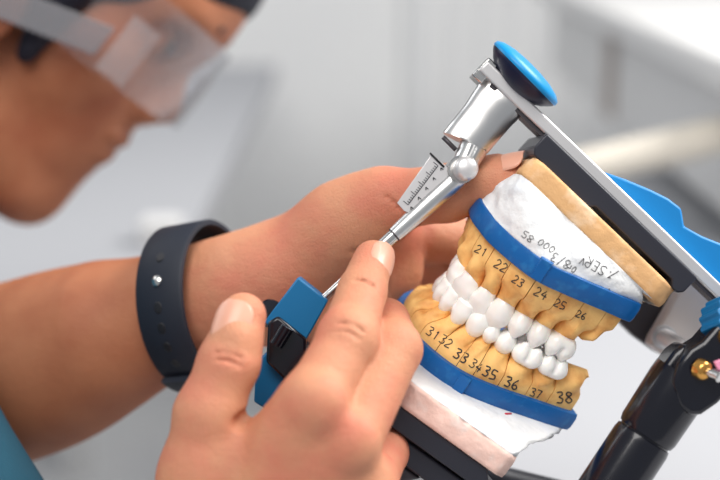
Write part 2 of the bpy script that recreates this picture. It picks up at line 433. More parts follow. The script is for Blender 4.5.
def crown(kind, wd, up, ht=9.0, worn=0):
    """SDF tooth: x across, y outward, z towards the biting edge (0 at the gum)"""
    fr = Fr((0, 0, 0), (1, 0, 0), (0, 1, 0)); F = Field((-8, -8, -3), (8, 8, ht + 3.5), .38)
    if kind == 'i':
        F.ell((0, .2, ht * .36), (wd * .44, 3.1, ht * .46), fr, .5)
        F.rbox((0, .9, ht * .72), (wd * .49, 1.35, ht * .30), fr, 1.2, 2.2)
    elif kind == 'c':
        F.ell((0, .3, ht * .38), (wd * .46, 3.7, ht * .48), fr, .5); F.ell((0, .9, ht * .6), (wd * .49, 2.2, ht * .36), fr, 2)
        F.cap((0, .9, ht * .6), (0, .8, ht * .93), 2.4, 1.0, 1.6)
    elif kind == 'p':
        F.ell((0, 0, ht * .42), (wd * .49, 4.2, ht * .50), fr, .5); F.cap((0, 2.2, ht * .5), (0, 2.1, ht * .86), 2.3, 1.1, 1.8)
        F.cap((0, -2.3, ht * .45), (0, -2.0, ht * .78), 2.1, 1.2, 1.8)
    else:
        F.rbox((0, 0, ht * .42), (wd * .47, 4.8, ht * .40), fr, 2.9, 1)
        for sx in (-1, 1):
            for sy in (-1, 1): F.cap((sx * wd * .22, sy * 2.5, ht * .5), (sx * wd * .23, sy * 2.5, ht * .84), 2.4, 1.1, 1.7)
        F.cap((0, 4.8, ht * .45), (0, 3.9, ht * .9), .5, .4, 1.2, True)
    return F.mesh()
CROWN = {}
def place_crown(kind, wd, ht, c, t, n, v, parent, label=None, flip=False):
    key = (kind, wd, ht)
    if key not in CROWN: CROWN[key] = crown(kind, wd, True, ht)
    src = CROWN[key]; fr = Fr(c, t, n); sgn = 1 if fr.z @ v > 0 else -1
    mb = MB(); mb.add([fr(p[0] * CS * 1.17, p[1] * CS * 1.16, sgn * p[2] * CS * 1.03) for p in src.v], src.f if sgn > 0 else [q[::-1] for q in src.f])
    return part('crown', mb, M['crown'], parent, label, fix=False)

def cast(kind, ridge_pts, teeth, base_half, vb, direction, root, joint_ratio):
    """direction +1: the base lies towards +v (upper cast)"""
    R = arch(ridge_pts); N = len(R); base = outline(base_half)
    seg = np.cumsum([0] + [np.linalg.norm(R[i + 1] - R[i]) for i in range(N - 1)])
    mid = seg[-1] / 2
    def at(s):
        s = np.clip(s, 0, seg[-1]); i = min(np.searchsorted(seg, s, 'right') - 1, N - 2); t = (s - seg[i]) / (seg[i + 1] - seg[i])
        p = R[i] * (1 - t) + R[i + 1] * t; j0, j1 = max(i - 3, 0), min(i + 4, N - 1); d = U(R[j1] - R[j0]); return p, d, np.array([-d[1], d[0]])
    C = np.array([26.0, 0])
    parts = []
    vg_c = direction * 8.3 if direction > 0 else -7.4
    for side in (1, -1):
        s = mid
        for (tk, wd, ht, gum) in teeth:
            s0, s1 = s, s + side * wd; s = s1
            num = 16; prof_n = 12; mb = MB(); g = []
            for u in range(num + 1):
                uu = u / num; ss = s0 + (s1 - s0) * (0.015 + .97 * uu); r, d, nn = at(ss)
                if (r - C) @ nn < 0: nn = -nn
                dd = U(r - C) * .75 + nn * .25 if r[0] < 30 else nn * .8 + U(r - C) * .2
                o_ = ray_hit(base, r, U(dd)); o_ = r + nn * 9 if o_ is None else o_
                o_ = o_ - U(dd) * 2.0
                bulge = math.sin(math.pi * min(max(uu, 0), 1)) ** .8
                pap = abs(2 * uu - 1) ** 2.2            # the papillae rise between the teeth
                vgum = gum - direction * (2.6 * pap) if tk else gum + direction * 0.0
                line = []
                neck = r + nn * (1.2 + 2.3 * bulge)
                wob = 1.2 * noise.noise(Vector((ss * .35, direction * 3, 1.7))) + .8 * noise.noise(Vector((ss * .9, 9, direction)))
                for (q, wgt, bl) in ((0, 1.0, 0), (.12, 1.0, 0), (.30, .97, 0), (.42, .93, 0), (.50, .80, .1), (.58, .60, .45), (.70, .36, .9), (.82, .20, 1.0), (.92, .10, .7), (1.0, 0.0, .15)):
                    v = vb + (vgum - vb) * (q + (wob * .03 if .2 < q < .7 else 0))
                    p = neck * (1 - wgt) + o_ * wgt + nn * (1.9 * bl * bulge - 2.6 * bl * (1 - bulge))
                    line.append(CP(p[0], p[1], v))
                if not tk:      # bare stone ridge behind the last crown: low rounded top
                    top = r + nn * 2; line[-1] = CP(*(r + nn * 1.5), vgum - direction * (.8 + .5 * math.sin(uu * 5)))
                inner = r - nn * 5
                line.append(CP(*(r - nn * 1.5), vgum - direction * (1.5 if not tk else -1.2)))
                line.append(CP(*inner, vgum)); line.append(CP(*(r - nn * 9), vb))
                g.append(line)
            L = len(g[0]); mb.v = [tuple(p) for ln in g for p in ln]
            for u in range(num):
                for k in range(L):
                    k2 = (k + 1) % L; mb.f.append((u * L + k, u * L + k2, (u + 1) * L + k2, (u + 1) * L + k))
            mb.f += [tuple(range(L))[::-1], tuple(range(num * L, num * L + L))]
            die = part('die', mb, M['stone'], root, angle=50)
            if side > 0: parts.append((die, tk))
            if tk:
                r, d, nn = at((s0 + s1) / 2)
                if (r - C) @ nn < 0: nn = -nn
                T3 = AA * d[0] + LL * d[1]; N3 = AA * nn[0] + LL * nn[1]
                place_crown(tk, wd, ht, CP(r[0] + nn[0] * .6, r[1] + nn[1] * .6, gum + direction * .6), T3, N3, -direction * VV, die)
    # dark saw joints: thin sheet set back inside the cuts
    return parts, base

def base_tray(half, v0, v1, root, notch, inset=0):
    """horseshoe tray: outline, with rim and a locating lug at the corner"""
    o_ = outline(half); mb = MB(); n = len(o_)
    rings = [(v0, -1.2), (v0, 0), (v0 + (v1 - v0) * .25, .5), (v0 + (v1 - v0) * .75, .5), (v1, 0), (v1, -1.2)]
    c = np.array([24.0, 0])
    for v, off in rings:
        for p in o_:
            q = p + U(p - c) * off; mb.v.append(tuple(CP(q[0], q[1], v)))
    for i in range(len(rings) - 1):
        for k in range(n): mb.f.append((i * n + k, i * n + (k + 1) % n, (i + 1) * n + (k + 1) % n, (i + 1) * n + k))
    mb.f += [tuple(range(n))[::-1], tuple(range((len(rings) - 1) * n, len(rings) * n))]
    for sg in (1, -1):                                    # lug
        p = np.array(half[notch]) * (1, sg); d = U(p - c); t = np.array([-d[1], d[0]])
        e = 1.6 if v1 > v0 else -1.6
        poly = [(-3.2, -5), (-2.0, 1.0), (2.0, 1.0), (3.2, -5)]
        n0 = len(mb.v)
        for v in (v0 + e * .3, v1 + e * .5):
            for a, b in poly: q = p + t * a + d * b; mb.v.append(tuple(CP(q[0], q[1], v)))
        mb.f += [tuple(n0 + k for k in q) for q in ((0, 1, 2, 3), (4, 7, 6, 5), (0, 4, 5, 1), (1, 5, 6, 2), (2, 6, 7, 3), (3, 7, 4, 0))]
    return part('base_tray', mb, M['cast_blue'], root, angle=40, bevel=.5)

def resample(poly3, c3, ax, ay, n):
    """closed polygon of 3D points -> n points at even angles about c3 in the (ax,ay) frame"""
    q = [np.array([(p - c3) @ ax, (p - c3) @ ay]) for p in poly3] ; q.append(q[0]); out = []
    for k in range(n):
        t = 2 * math.pi * k / n; h = ray_hit(q, np.zeros(2), np.array([math.cos(t), math.sin(t)]))
        out.append(c3 + ax * h[0] + ay * h[1])
    return out
def loft(ra, rb, steps, amp, seed, bul=0, n_cap=1):
    mb = MB(); n = len(ra); ca = sum(ra) / n; cb = sum(rb) / n
    for i in range(steps + 1):
        t = i / steps
        for k in range(n):
            p = ra[k] * (1 - t) + rb[k] * t; c = ca * (1 - t) + cb * t; d = U(p - c)
            e = amp * (noise.noise(Vector(p * .09) + Vector((seed, 0, 0))) + .5 * noise.noise(Vector(p * .25) + Vector((0, seed, 0))))
            e *= .35 + .65 * math.sin(math.pi * t) ** .6 if 0 < t < 1 else .3
            mb.v.append(tuple(p + d * (e + bul * math.sin(math.pi * t))))
    for i in range(steps):
        for k in range(n): mb.f.append((i * n + k, i * n + (k + 1) % n, (i + 1) * n + (k + 1) % n, (i + 1) * n + k))
    mb.f += [tuple(range(n))[::-1], tuple(range(steps * n, steps * n + n))]
    return mb

# the articulator's two frames: x runs back along the arm, y up, z towards the camera
UF = Fr(P(497, 85, 0), (.72, -.68, -.05), (.68, .73, 0))
LF = Fr(P(400, 399, 4), (.80, -.59, -.16), (.59, .80, 0))

# upper cast
UB = [(-6, 0), (-5.5, 8), (-1.5, 18), (5, 27), (18, 31), (32, 33.5), (41, 35.5), (43.5, 33), (43.5, 12), (43.5, 0)]
UT = [('i', 8.0, 12.2, 9.6), ('i', 6.8, 11.4, 9.2), ('c', 7.6, 11.6, 9.2), ('p', 7.4, 10.4, 8.6), ('p', 7.4, 10.2, 8.4), ('m', 9.6, 9.8, 8.0), (None, 5.5, 0, 10)]
UR = [(0, 2.0), (1.4, 6.5), (5, 11), (9.5, 15), (15.5, 18.5), (22, 21.5), (30, 24.5), (40, 26.5), (48, 27)]
uc = thing('upper_dental_cast', 'upper dental cast with white crowns, blue tray and white plaster bearing handwriting', 'dental cast', CP(20, 0, 20))
udies, _ = cast('u', UR, UT, UB, 24.0, 1, uc, None)
tr_u = base_tray(UB, 24.0, 31.5, uc, 3)
# lower cast
LB = [(-13, 0), (-11, 10), (-5, 20), (3, 26.5), (16, 30), (30, 31.5), (48, 33), (50, 30), (50, 12), (50, 0)]
LT = [('i', 5.6, 9.0, -7.6), ('i', 6.0, 9.2, -7.8), ('c', 6.8, 10.0, -8.2), ('p', 4.8, 8.2, -7.6), ('p', 7.0, 8.8, -8.0), ('m', 9.6, 8.6, -7.8), ('m', 9.8, 8.4, -7.6), (None, 11.0, 0, -3.8)]
LR = [(-1.2, 1.5), (-.6, 5), (2, 9), (6.5, 12), (11.5, 15), (17, 19), (24, 23), (32, 25.5), (42, 27.5), (52, 28)]
lc = thing('lower_dental_cast', 'lower dental cast with numbered tan dies on a blue tray over pinkish plaster', 'dental cast', CP(20, 0, -30))
ldies, _ = cast('l', LR, LT, LB, -17.5, -1, lc, None)
tr_l = base_tray(LB, -17.5, -24.5, lc, 3)

# plaster mounts and the stone layer next to the mounting plates
def uf_poly(pts, v): return [UF(b, v, n) for b, n in pts]
NR = 120
ust = [(27, 18), (31, 22), (91, 22), (97, 17), (97, -14), (91, -20), (31, -20), (27, -15)]
cu = UF(60, -20, -2)
top_u = resample(uf_poly(ust, -20.5), cu, UF.x, UF.z, NR)
cbu = CP(20, 0, 31.2)
bot_u = resample([CP(p[0] * (.97 if p[0] < 35 else 1.06), p[1] * .96, 31.2) for p in outline(UB)], cbu, AA, LL, NR)
# same sense of turning for both rings
pl_u = part('plaster_mount', loft(bot_u, top_u, 22, 2.2, 3.1, 1.8), M['plaster'], uc)
st_u = part('stone_layer', loft(top_u, resample(uf_poly(ust, -12.0), UF(60, -12, -2), UF.x, UF.z, NR), 6, 1.1, 8.2, .4), M['mount_stone'], uc)
lst = [(-8, 20), (-3, 24), (38, 25), (42.5, 19), (42.5, -16), (38, -20), (-3, -20), (-8, -16)]
cl = LF(17, 9, 2)
top_l = resample([LF(b, 9, n) for b, n in lst], cl, LF.x, LF.z, NR)
bot_l = resample([CP(p[0] * .97, p[1] * .96, -24.3) for p in outline(LB)], CP(20, 0, -24.3), AA, LL, NR)
pl_l = part('plaster_mount', loft(bot_l, top_l, 18, 3.2, 5.3, 1.0), M['plaster'], lc)
st_l = part('stone_layer', loft(top_l, resample([LF(b, .1, n) for b, n in lst], LF(17, 0, 2), LF.x, LF.z, NR), 6, 1.2, 1.2, .3), M['pink_stone'], lc)

# pencil numbers on the dies and writing on the plaster
bpy.context.view_layer.update()
def label_strokes(dies, items):
    t = bvh_of([d[0] for d in dies])
    for (d, txt, px, py, ang, h) in items:
        mb = write(t, txt, px, py, ang, h, MB(), .2 if h < 9.5 else .28)
        if mb.v: part('number', mb, M['pencil'], dies[d][0])
label_strokes(udies, [(0, '21', 474, 251, -30, 8), (1, '22', 493, 266, -32, 9), (2, '23', 511, 281, -35, 8), (3, '24', 533, 294, -30, 9), (4, '25', 553, 305, -28, 8), (5, '26', 575, 316, -25, 7)])
label_strokes(ldies, [(0, '31', 425, 333, -35, 9), (1, '32', 438, 341, -35, 9), (2, '33', 452, 356, -32, 10), (3, '34', 468, 365, -38, 9), (4, '35', 481, 374, -28, 10), (5, '36', 503, 385, -22, 10), (6, '37', 529, 395, -20, 8), (7, '38', 556, 403, 0, 11)])
tp = bvh_of([pl_u]); mb = MB()
write(tp, '1', 621, 275, 120, 13, mb, .15, .7); write(tp, '.', 613, 273, 148, 9, mb, .26); write(tp, 'SER', 608, 268, 148, 10, mb, .15); write(tp, 'V', 586, 259, 155, 7, mb, .14)
write(tp, '8/3', 572, 262, 150, 9, mb, .14); write(tp, '0r', 577, 268, 152, 6, mb, .16); write(tp, '000', 556, 248, 148, 6.5, mb, .14, 1.0); write(tp, '85', 535, 238, 140, 7, mb, .14, 1.0)
write(tp, '.', 611, 290, 146, 7, mb, .25)
part('handwriting', mb, M['pencil'], pl_u, 'grey pencil handwriting')
mb = MB(); q = [on_surface(bvh_of([pl_l, tr_l]), x, 414 - (x - 505) * .05, .1) for x in (505, 507, 509, 511)]
q = [p for p in q if p is not None]
if len(q) > 1: tube(q, .4, 6, mb); part('pencil_mark', mb, M['red_pencil'], pl_l, 'small red mark')

# ------------------------------------------------------------------ articulator
ar = thing('dental_articulator', 'metal and blue plastic dental articulator held tilted in both hands around the casts', 'dental articulator', LF(30, -30, 0))
# upper arm: aluminium bar
mb = prism(UF, [(-9, -1.6), (-9, 3.2), (150, 3.2), (150, -1.6)], -7, 7)
upper_arm = part('upper_arm', mb, M['anodised'], ar, angle=30, bevel=.8)
mb = box(UF, (-2, 150), (-3.0, -1.6), (-5, 5)); part('arm_rib', mb, M['dark_metal'], upper_arm, angle=30)
mb = prism(UF, [(-9.5, -4.5), (-9.5, 4.6), (-4.5, 4.6), (-4.5, 1), (-4.5, -4.5)], -5.5, 5.5); part('end_block', mb, M['steel'], ar, angle=30, bevel=.7)
# knob on top of the arm
kf = Fr(UF(4.5, 3.0, 0), UF.y * 1.0 + UF.z * .17 + UF.x * .03, UF.x)
mb = lathe(kf, [(0, 7), (.8, 9.5), (2.8, 12.6), (5.2, 15.0), (6.0, 15.6), (6.6, 15.7)], 56)
knob = part('knob', mb, M['navy_rubber'], ar, angle=40)
kf2 = Fr(UF(3.5, 3.2, 0), UF.y + UF.z * .0, UF.x)
mb = lathe(kf, [(6.5, 15.9), (7.0, 16.2), (8.3, 15.9), (9.6, 13.8), (10.7, 9.4), (11.2, 4), (11.25, 0)], 56)
part('knob_cap', mb, M['knob_blue'], knob, 'bright blue cap', angle=50)
# mounting plate of the upper arm, stepped
mb = prism(UF, [(24, -3), (24, -9.5), (26, -11.9), (53, -11.9), (55, -9.8), (93, -9.8), (95, -11.9), (98, -11.9), (99.5, -10), (99.5, -3)], -20, 19)
part('mounting_plate', mb, M['black_plate'], ar, angle=30, bevel=.6)
# flared holder of the incisal pin
pinx = Fr(P(496, 92, 0), P(463, 166, 3) - P(496, 92, 0), (0, 0, 1))
Lh = np.linalg.norm(P(463, 166, 3) - P(496, 92, 0))
mb = MB(); n = 36; ringsv = []
prof = [(-1.5, -14.5, 7.2), (2, -14.3, 7.6), (4.5, -12.4, 8.0), (9, -10.4, 8.6), (15.5, -8.4, 10.2), (21.6, -6.6, 11.8), (22.2, -6.4, 11.6), (22.4, -6.2, 4.6), (Lh + 2, -4.6, 4.2)]
for x, lo, hi in prof:
    for k in range(n):
        t = 2 * math.pi * k / n; mid_, hw = (lo + hi) / 2, (hi - lo) / 2
        mb.v.append(tuple(pinx(x, 4.6 * math.sin(t) * (1 if x > 5 else 1.15), mid_ + hw * math.cos(t))))
for i in range(len(prof) - 1):
    for k in range(n): mb.f.append((i * n + k, i * n + (k + 1) % n, (i + 1) * n + (k + 1) % n, (i + 1) * n + k))
mb.f += [tuple(range(n))[::-1], tuple(range((len(prof) - 1) * n, len(prof) * n))]
# orient the flare towards the back of the arm
for i, v in enumerate(mb.v):
    pass
holder = part('pin_holder', mb, M['aluminium'], ar, angle=50)
# clamp screw with round head
cf = Fr(P(460, 170, 4), (.25, 0.1, 1), (0, 1, 0))
mb = lathe(cf, [(-6, 4.6), (1, 4.8), (1.6, 5.2), (2.4, 5.2)], 40); sc = part('clamp_collar', mb, M['steel'], ar, angle=40)
cf2 = Fr(P(465, 169, 7), (.25, 0.1, 1), (0, 1, 0))
mb = lathe(cf2, [(-3, 4.3), (1.8, 4.5), (3.2, 4.1), (4.0, 3.0), (4.3, 0)], 40); part('clamp_screw', mb, M['anodised'], ar, 'pale round screw head', angle=40)
# incisal pin: wide body, scale plate, thin rod
pf = Fr(P(457, 178, 2), P(322, 300, 4) - P(457, 178, 2), (0, 0, 1))    # x down the pin, y to the camera
mb = lathe(pf, [(-6, 3.4), (0, 3.9), (14, 3.7), (28, 3.1), (31, 2.9)], 36); pin = part('incisal_pin', mb, M['aluminium'], ar, angle=40)
mb = lathe(pf, [(31, 2.55), (38, 2.5), (38.2, 2.0), (39, 2.0), (39.2, 2.5), (52, 2.4), (52.4, 1.7), (66, 1.5), (70, 1.2)], 28); part('pin_rod', mb, M['steel'], pin, angle=40)
mb = lathe(pf, [(30.6, 2.75), (31.6, 2.75)], 28); part('ring', mb, M['dark_metal'], pin, angle=40)
sf = Fr(P(427, 180, 5), P(398, 212, 5) - P(427, 180, 5), (0, 0, 1))
# scale plate as a flat curved leaf beside the rod
px_poly = [(431, 155), (438, 159), (448, 168), (453, 177), (416, 216), (404, 211), (397, 203)]
sp = MB(); a_ = [P(x, y, 4.6) for x, y in px_poly]; b_ = [P(x, y, 3.4) for x, y in px_poly]; n = len(a_)
sp.add(a_ + b_, [tuple(range(n)), tuple(range(n, 2 * n))[::-1]] + [(i, (i + 1) % n, n + (i + 1) % n, n + i) for i in range(n)])
plate = part('scale_plate', sp, M['anodised'], ar, 'flat scale with engraved ticks', angle=30, bevel=.2)
tk = MB()
pa, pb = P(436, 164, 4.85), P(406, 203, 4.85); dv = U(pb - pa); nv = U(np.cross(dv, (0, 0, 1)))
if nv[0] > 0: nv = -nv
Ls = np.linalg.norm(pb - pa)
tube([pa - nv * 1, pa + dv * Ls - nv * 1], .12, 4, tk)
for i in range(21):
    b0 = pa + dv * Ls * i / 20 - nv * 1; tube([b0, b0 + nv * (2.2 if i % 5 == 0 else 1.1)], .12, 4, tk)
    if i % 5 == 0: tube([b0 - nv * 1.2, b0 - nv * 2.4 ], .16, 4, tk); tube([b0 - nv * 1.2, b0 - nv * 1.9 + dv * .8], .16, 4, tk)
tube([P(430, 153, 4.9), P(444, 167, 4.9)], .42, 6, tk); 
part('tick_marks', tk, M['ink'], plate, 'black engraved ticks')
tube_ = MB(); tube([P(443, 137, 3), P(456, 150, 3)], .9, 8, tube_); part('slot', tube_, M['dark_metal'], holder, 'dark slot')

# blue plastic wing behind the upper arm
wing = [P(x, y, 0) for x, y in ((605, 171), (628, 179), (652, 189), (670, 198), (683, 208), (686, 226), (704, 236), (724, 244), (770, 290), (800, 350), (775, 345), (720, 291))]
mb = MB(); n = len(wing); q = [p + np.array([0, 0, 8]) - UF.x * 0 for p in wing]; q2 = [p + np.array([0, 0, -30.0]) for p in wing]
rim = [p * .985 + np.mean(wing, 0) * .015 for p in wing]
mb.add([r + np.array([0, 0, -2.5]) for r in rim] + [p + np.array([0, 0, -4.0]) for p in wing] + [p + np.array([0, 0, -20.0]) for p in wing],
       [tuple(range(n))] + [(k * n + i, k * n + (i + 1) % n, (k + 1) * n + (i + 1) % n, (k + 1) * n + i) for k in (0, 1) for i in range(n)] + [tuple(range(2 * n, 3 * n))[::-1]])
part('blue_wing', mb, M['wing_blue'], ar, 'bright blue plastic wing', angle=50, bevel=.8)

# grey condylar bracket below the back of the upper arm
def slab(pts, z0, z1, name, m, parent, **k):
    mb = MB(); a = [P(x, y, z0) for x, y in pts]; d = np.array([0, 0, z1 - z0]); b = [p + d for p in a]; n = len(a)
    mb.add(a + b, [tuple(range(n)), tuple(range(n, 2 * n))[::-1]] + [(i, (i + 1) % n, n + (i + 1) % n, n + i) for i in range(n)])
    return part(name, mb, m, parent, **k)
slab([(636, 246), (676, 248), (700, 266), (760, 320), (760, 372), (700, 372), (656, 352), (634, 336), (616, 318), (622, 296)], -44, -54, 'bracket', M['dark_metal'], ar, angle=30, bevel=.8)
arcp = [(694, 277), (686, 283), (677, 295), (668, 311), (660, 325), (653, 337), (650, 345), (662, 354), (678, 366), (700, 380), (735, 385), (760, 340), (725, 302), (709, 290)]
slab(arcp, -30, -42, 'condyle_housing', M['housing'], ar, label='pale curved housing plate', angle=30, bevel=1.0)
cpf = Fr(P(664, 337, -30), P(694, 357, 10) - P(664, 337, -30), (0, 1, 0))
mb = lathe(cpf, [(-2, 4.8), (1, 4.8), (1.2, 3.6), (46, 3.6)], 32); part('condyle_pin', mb, M['anodised'], ar, angle=40)

# black column on the camera side
c0, c1 = P(589, 520, 16), P(672, 394, 18)
colf = Fr(c0, c1 - c0, (0, 0, 1)); Lc = np.linalg.norm(c1 - c0)
mb = lathe(colf, [(-30, 11), (Lc * .62, 10.8), (Lc * .66, 10.4), (Lc * .665, 9.7), (Lc * .675, 9.7), (Lc * .68, 10.4), (Lc * .72, 11), (Lc + 4, 11.4), (Lc + 8, 11.2)], 48)
part('column', mb, M['black_gloss'], ar, angle=25)
blk = [(672, 383), (679, 363), (690, 349), (703, 341), (716, 326), (732, 312), (780, 300), (790, 350), (760, 372), (732, 390), (718, 404), (702, 415), (690, 416), (680, 406)]
slab(blk, 30, 12, 'column_head', M['black_gloss'], ar, angle=30, bevel=1.8, seg=3)
slab([(646, 394), (660, 371), (674, 352), (686, 343), (696, 350), (692, 416), (668, 426), (654, 412)], 23, 6, 'column_shoulder', M['black_gloss'], ar, angle=30, bevel=2.2, seg=3)
bf = Fr(P(703, 370, 31), (.55, -.25, .8), (0, 1, 0))
mb = lathe(bf, [(-2, 3.6), (.6, 3.6), (1.5, 3.3), (2.2, 2.2)], 32); bs = part('brass_screw', mb, M['brass'], ar, angle=40)
mb = lathe(bf, [(1.5, 1.3), (4, 1.3), (4.2, 1.9), (7.6, 1.9), (8, 1.4)], 24); part('screw_tip', mb, M['steel'], bs, angle=30)
bf2 = Fr(P(730, 337, 30), (.3, -.1, .9), (0, 1, 0)); mb = lathe(bf2, [(-2, 4), (1.5, 4), (2.2, 3)], 32); part('brass_bolt', mb, M['brass'], ar, angle=40)
slab([(714, 362), (722, 359), (740, 366), (734, 374), (718, 370)], 32, 28, 'pink_tab', M['pink_plastic'], ar, angle=30, bevel=.5)
# serrated blue dial
df = Fr(P(732, 324, 22), (.45, .35, .8), (0, 1, 0)); mb = MB(); nd = 64
for x in (-5, 5):
    for k in range(nd):
        t = 2 * math.pi * k / nd; r = 10.2 + (.5 if k % 4 < 2 else -.4); mb.v.append(tuple(df(x, r * math.cos(t), r * math.sin(t))))
mb.f = [(k, (k + 1) % nd, nd + (k + 1) % nd, nd + k) for k in range(nd)] + [tuple(range(nd))[::-1], tuple(range(nd, 2 * nd))]
part('adjusting_dial', mb, M['table_blue'], ar, 'blue serrated dial', smooth=False, bevel=.2)

# lower arm and plate
mb = prism(LF, [(-12, -.2), (-12, -8), (45, -8), (45, -4.6), (42, -3.2), (37.5, -3.2), (35, -.2)], -19, 23); part('mounting_plate', mb, M['black_plate'], ar, angle=30, bevel=.5)
mb = prism(LF, [(-19, -9), (-19, -17), (70, -17), (78, -12), (78, -6), (50, -6), (46, -9)], -18, 19); part('lower_arm', mb, M['black_plate'], ar, angle=30, bevel=.8)
mb = prism(LF, [(-17, -17.6), (-17, -26), (12, -26), (20, -17.6)], -15, 15); part('lower_arm_cover', mb, M['dark_metal'], ar, angle=30, bevel=1)
mb = tube([LF(40, -12, -30), LF(60, -8, -36), LF(90, 4, -34)], 7, 20); part('cross_member', mb, M['black_plate'], ar, angle=40)
mb = tube([LF(66, -11, -10), LF(80, -12, 6), c0 - U(c1 - c0) * 25], 9, 20); part('lower_link', mb, M['black_gloss'], ar, angle=40)

# incisal guide table between thumb and fingers
slab([(298, 277), (328, 301), (312, 330), (300, 350), (264, 322)], 12, -6, 'incisal_table', M['table_blue'], ar, label='blue plastic guide table', angle=30, bevel=.6)
slab([(256, 362), (276, 345), (310, 372), (300, 400), (280, 418), (254, 402)], 10, -8, 'table_base', M['table_blue'], ar, label='blue plastic block', angle=30, bevel=.6)
slab([(268, 322), (278, 316), (306, 338), (306, 372), (288, 384), (266, 362)], 15, -4, 'table_carrier', M['black_gloss'], ar, angle=30, bevel=1)
mb = tube([P(276, 345, 18), P(287, 327, 18)], 2.6, 20); part('lever', mb, M['black_gloss'], ar, angle=40)
mb = lathe(Fr(P(270, 312, 4), (.3, .4, .9), (0, 1, 0)), [(-5, 4.2), (2, 4.4), (3, 3.6)], 28); part('locking_screw', mb, M['black_gloss'], ar, angle=40)
mb = tube([P(285, 340, 0), LF(-18, -13, 0)], 6, 16); part('table_arm', mb, M['black_plate'], ar, angle=40)

# ------------------------------------------------------------------ the person
pe = thing('person', 'person in teal scrubs and safety glasses bending over the dental work, watch on the wrist', 'person', (-330, -180, -230))

def chain(F, pts, rad, k=2.5, k0=None):
    for i in range(len(pts) - 1): F.cap(pts[i], pts[i + 1], rad[i], rad[i + 1], k0 if (k0 and i == 0) else k)
def crease(F, x0, y0, x1, y1, r=.55, n=6, bend=0, z=90, k=1.2):
    prev = None
    for i in range(n + 1):
        t = i / n; b = bend * 4 * t * (1 - t)
        h = F.hit(x0 + (x1 - x0) * t + b * (y1 - y0) / 20, y0 + (y1 - y0) * t - b * (x1 - x0) / 20, z)
        if h is None: prev = None; continue
        h = h + np.array([0, 0, .25])
        if prev is not None: F.cap(prev, h, r, r, k, True)
        prev = h

# --- right hand and forearm (near the camera)
H = Field((-140, -190, -30), (50, 20, 110), .85)
wr = np.array([-42, -112, 44.]); el = np.array([-190, -150, 8.])
H.cap(el, wr + (el - wr) * .45, 42, 37, 4); H.cap(wr + (el - wr) * .45, wr, 36, 24, 8)
H.ell(wr + (4, 8, 0), (29, 26, 20), Fr((0, 0, 0), (1, .3, 0), (0, 0, 1)), 10)
mcp_i, mcp_m, mcp_r, mcp_p = P(312, 405, 59), P(346, 446, 56), P(366, 486, 48), P(372, 530, 38)
for m_, r_ in ((mcp_i, 10.5), (mcp_m, 10.5), (mcp_r, 10), (mcp_p, 9)):
    H.cap(wr + (m_ - wr) * .12 + (0, 4, 0), m_, 15, r_, 9)
H.cap(P(300, 430, 52), P(345, 480, 46), 13, 12, 8)
# thumb
tb = [P(205, 478, 44), P(208, 415, 47), P(229, 362, 45), P(243, 316, 39)]
H.cap(wr + (-6, 6, 0), tb[0], 19, 15, 8); H.cap(tb[0], tb[1], 15, 11.2, 7); H.cap(tb[1], tb[2], 11.0, 10.2, 4); H.cap(tb[2], tb[3], 10.3, 8.0, 3)
H.ell(P(236, 343, 42), (9.6, 12, 8.6), Fr((0, 0, 0), P(243, 316, 39) - P(229, 362, 45), (0, 0, 1)), 2)
H.cap(P(226, 466, 42), P(282, 452, 48), 12, 11, 9)         # web between thumb and index
# index finger
ix = [mcp_i, P(348, 338, 44), P(362, 292, 27), P(373, 260, 15)]
H.cap(ix[0], ix[1], 10.8, 9.8, 5); H.cap(ix[1], ix[2], 9.9, 8.6, 2.5); H.cap(ix[2], ix[3], 8.5, 7.2, 2)
H.ell(ix[1] + (0, 0, 1.5), (9.8, 10.6, 9.8), None, 3)
# middle finger: bent, its tip behind the index
mf = [mcp_m, P(394, 349, 33), P(386, 322, 6), P(364, 324, -6)]
H.cap(mf[0], mf[1], 11, 9.8, 2.0); H.cap(mf[1], mf[2], 9.6, 8.6, 2.0); H.cap(mf[2], mf[3], 8.4, 7, 2.0)
rf_ = [mcp_r, P(384, 452, 22), P(350, 440, 0), P(330, 425, -6)]
H.cap(rf_[0], rf_[1], 10, 8.6, 3); H.cap(rf_[1], rf_[2], 8.6, 7.6, 2); H.cap(rf_[2], rf_[3], 7.6, 6.6, 2)
pf_ = [mcp_p, P(388, 505, 14), P(350, 490, -6), P(330, 478, -12)]
H.cap(pf_[0], pf_[1], 8.8, 7.6, 3); H.cap(pf_[1], pf_[2], 7.6, 6.8, 2); H.cap(pf_[2], pf_[3], 6.8, 6, 2)
# knuckle pads, tendons, skin folds
H.ell(P(318, 402, 66), (8, 8, 5), None, 5); H.ell(P(352, 440, 63), (8, 8, 5), None, 5)
for c_ in ((214, 353, 243, 360, 2), (216, 360, 241, 367, 2)): crease(H, *c_[:4], bend=c_[4], r=.3, k=1.0, n=14)
for c_ in ((353, 280, 375, 288, 2),): crease(H, *c_[:4], bend=c_[4], r=.3, k=1.0, n=14)
for c_ in ((337, 324, 364, 333, 3), (336, 331, 360, 340, 3)): crease(H, *c_[:4], bend=c_[4], r=.3, k=1.0, n=14)
crease(H, 238, 424, 256, 404, r=1.0, k=3, n=12)
body = MB(); H.mesh(body)

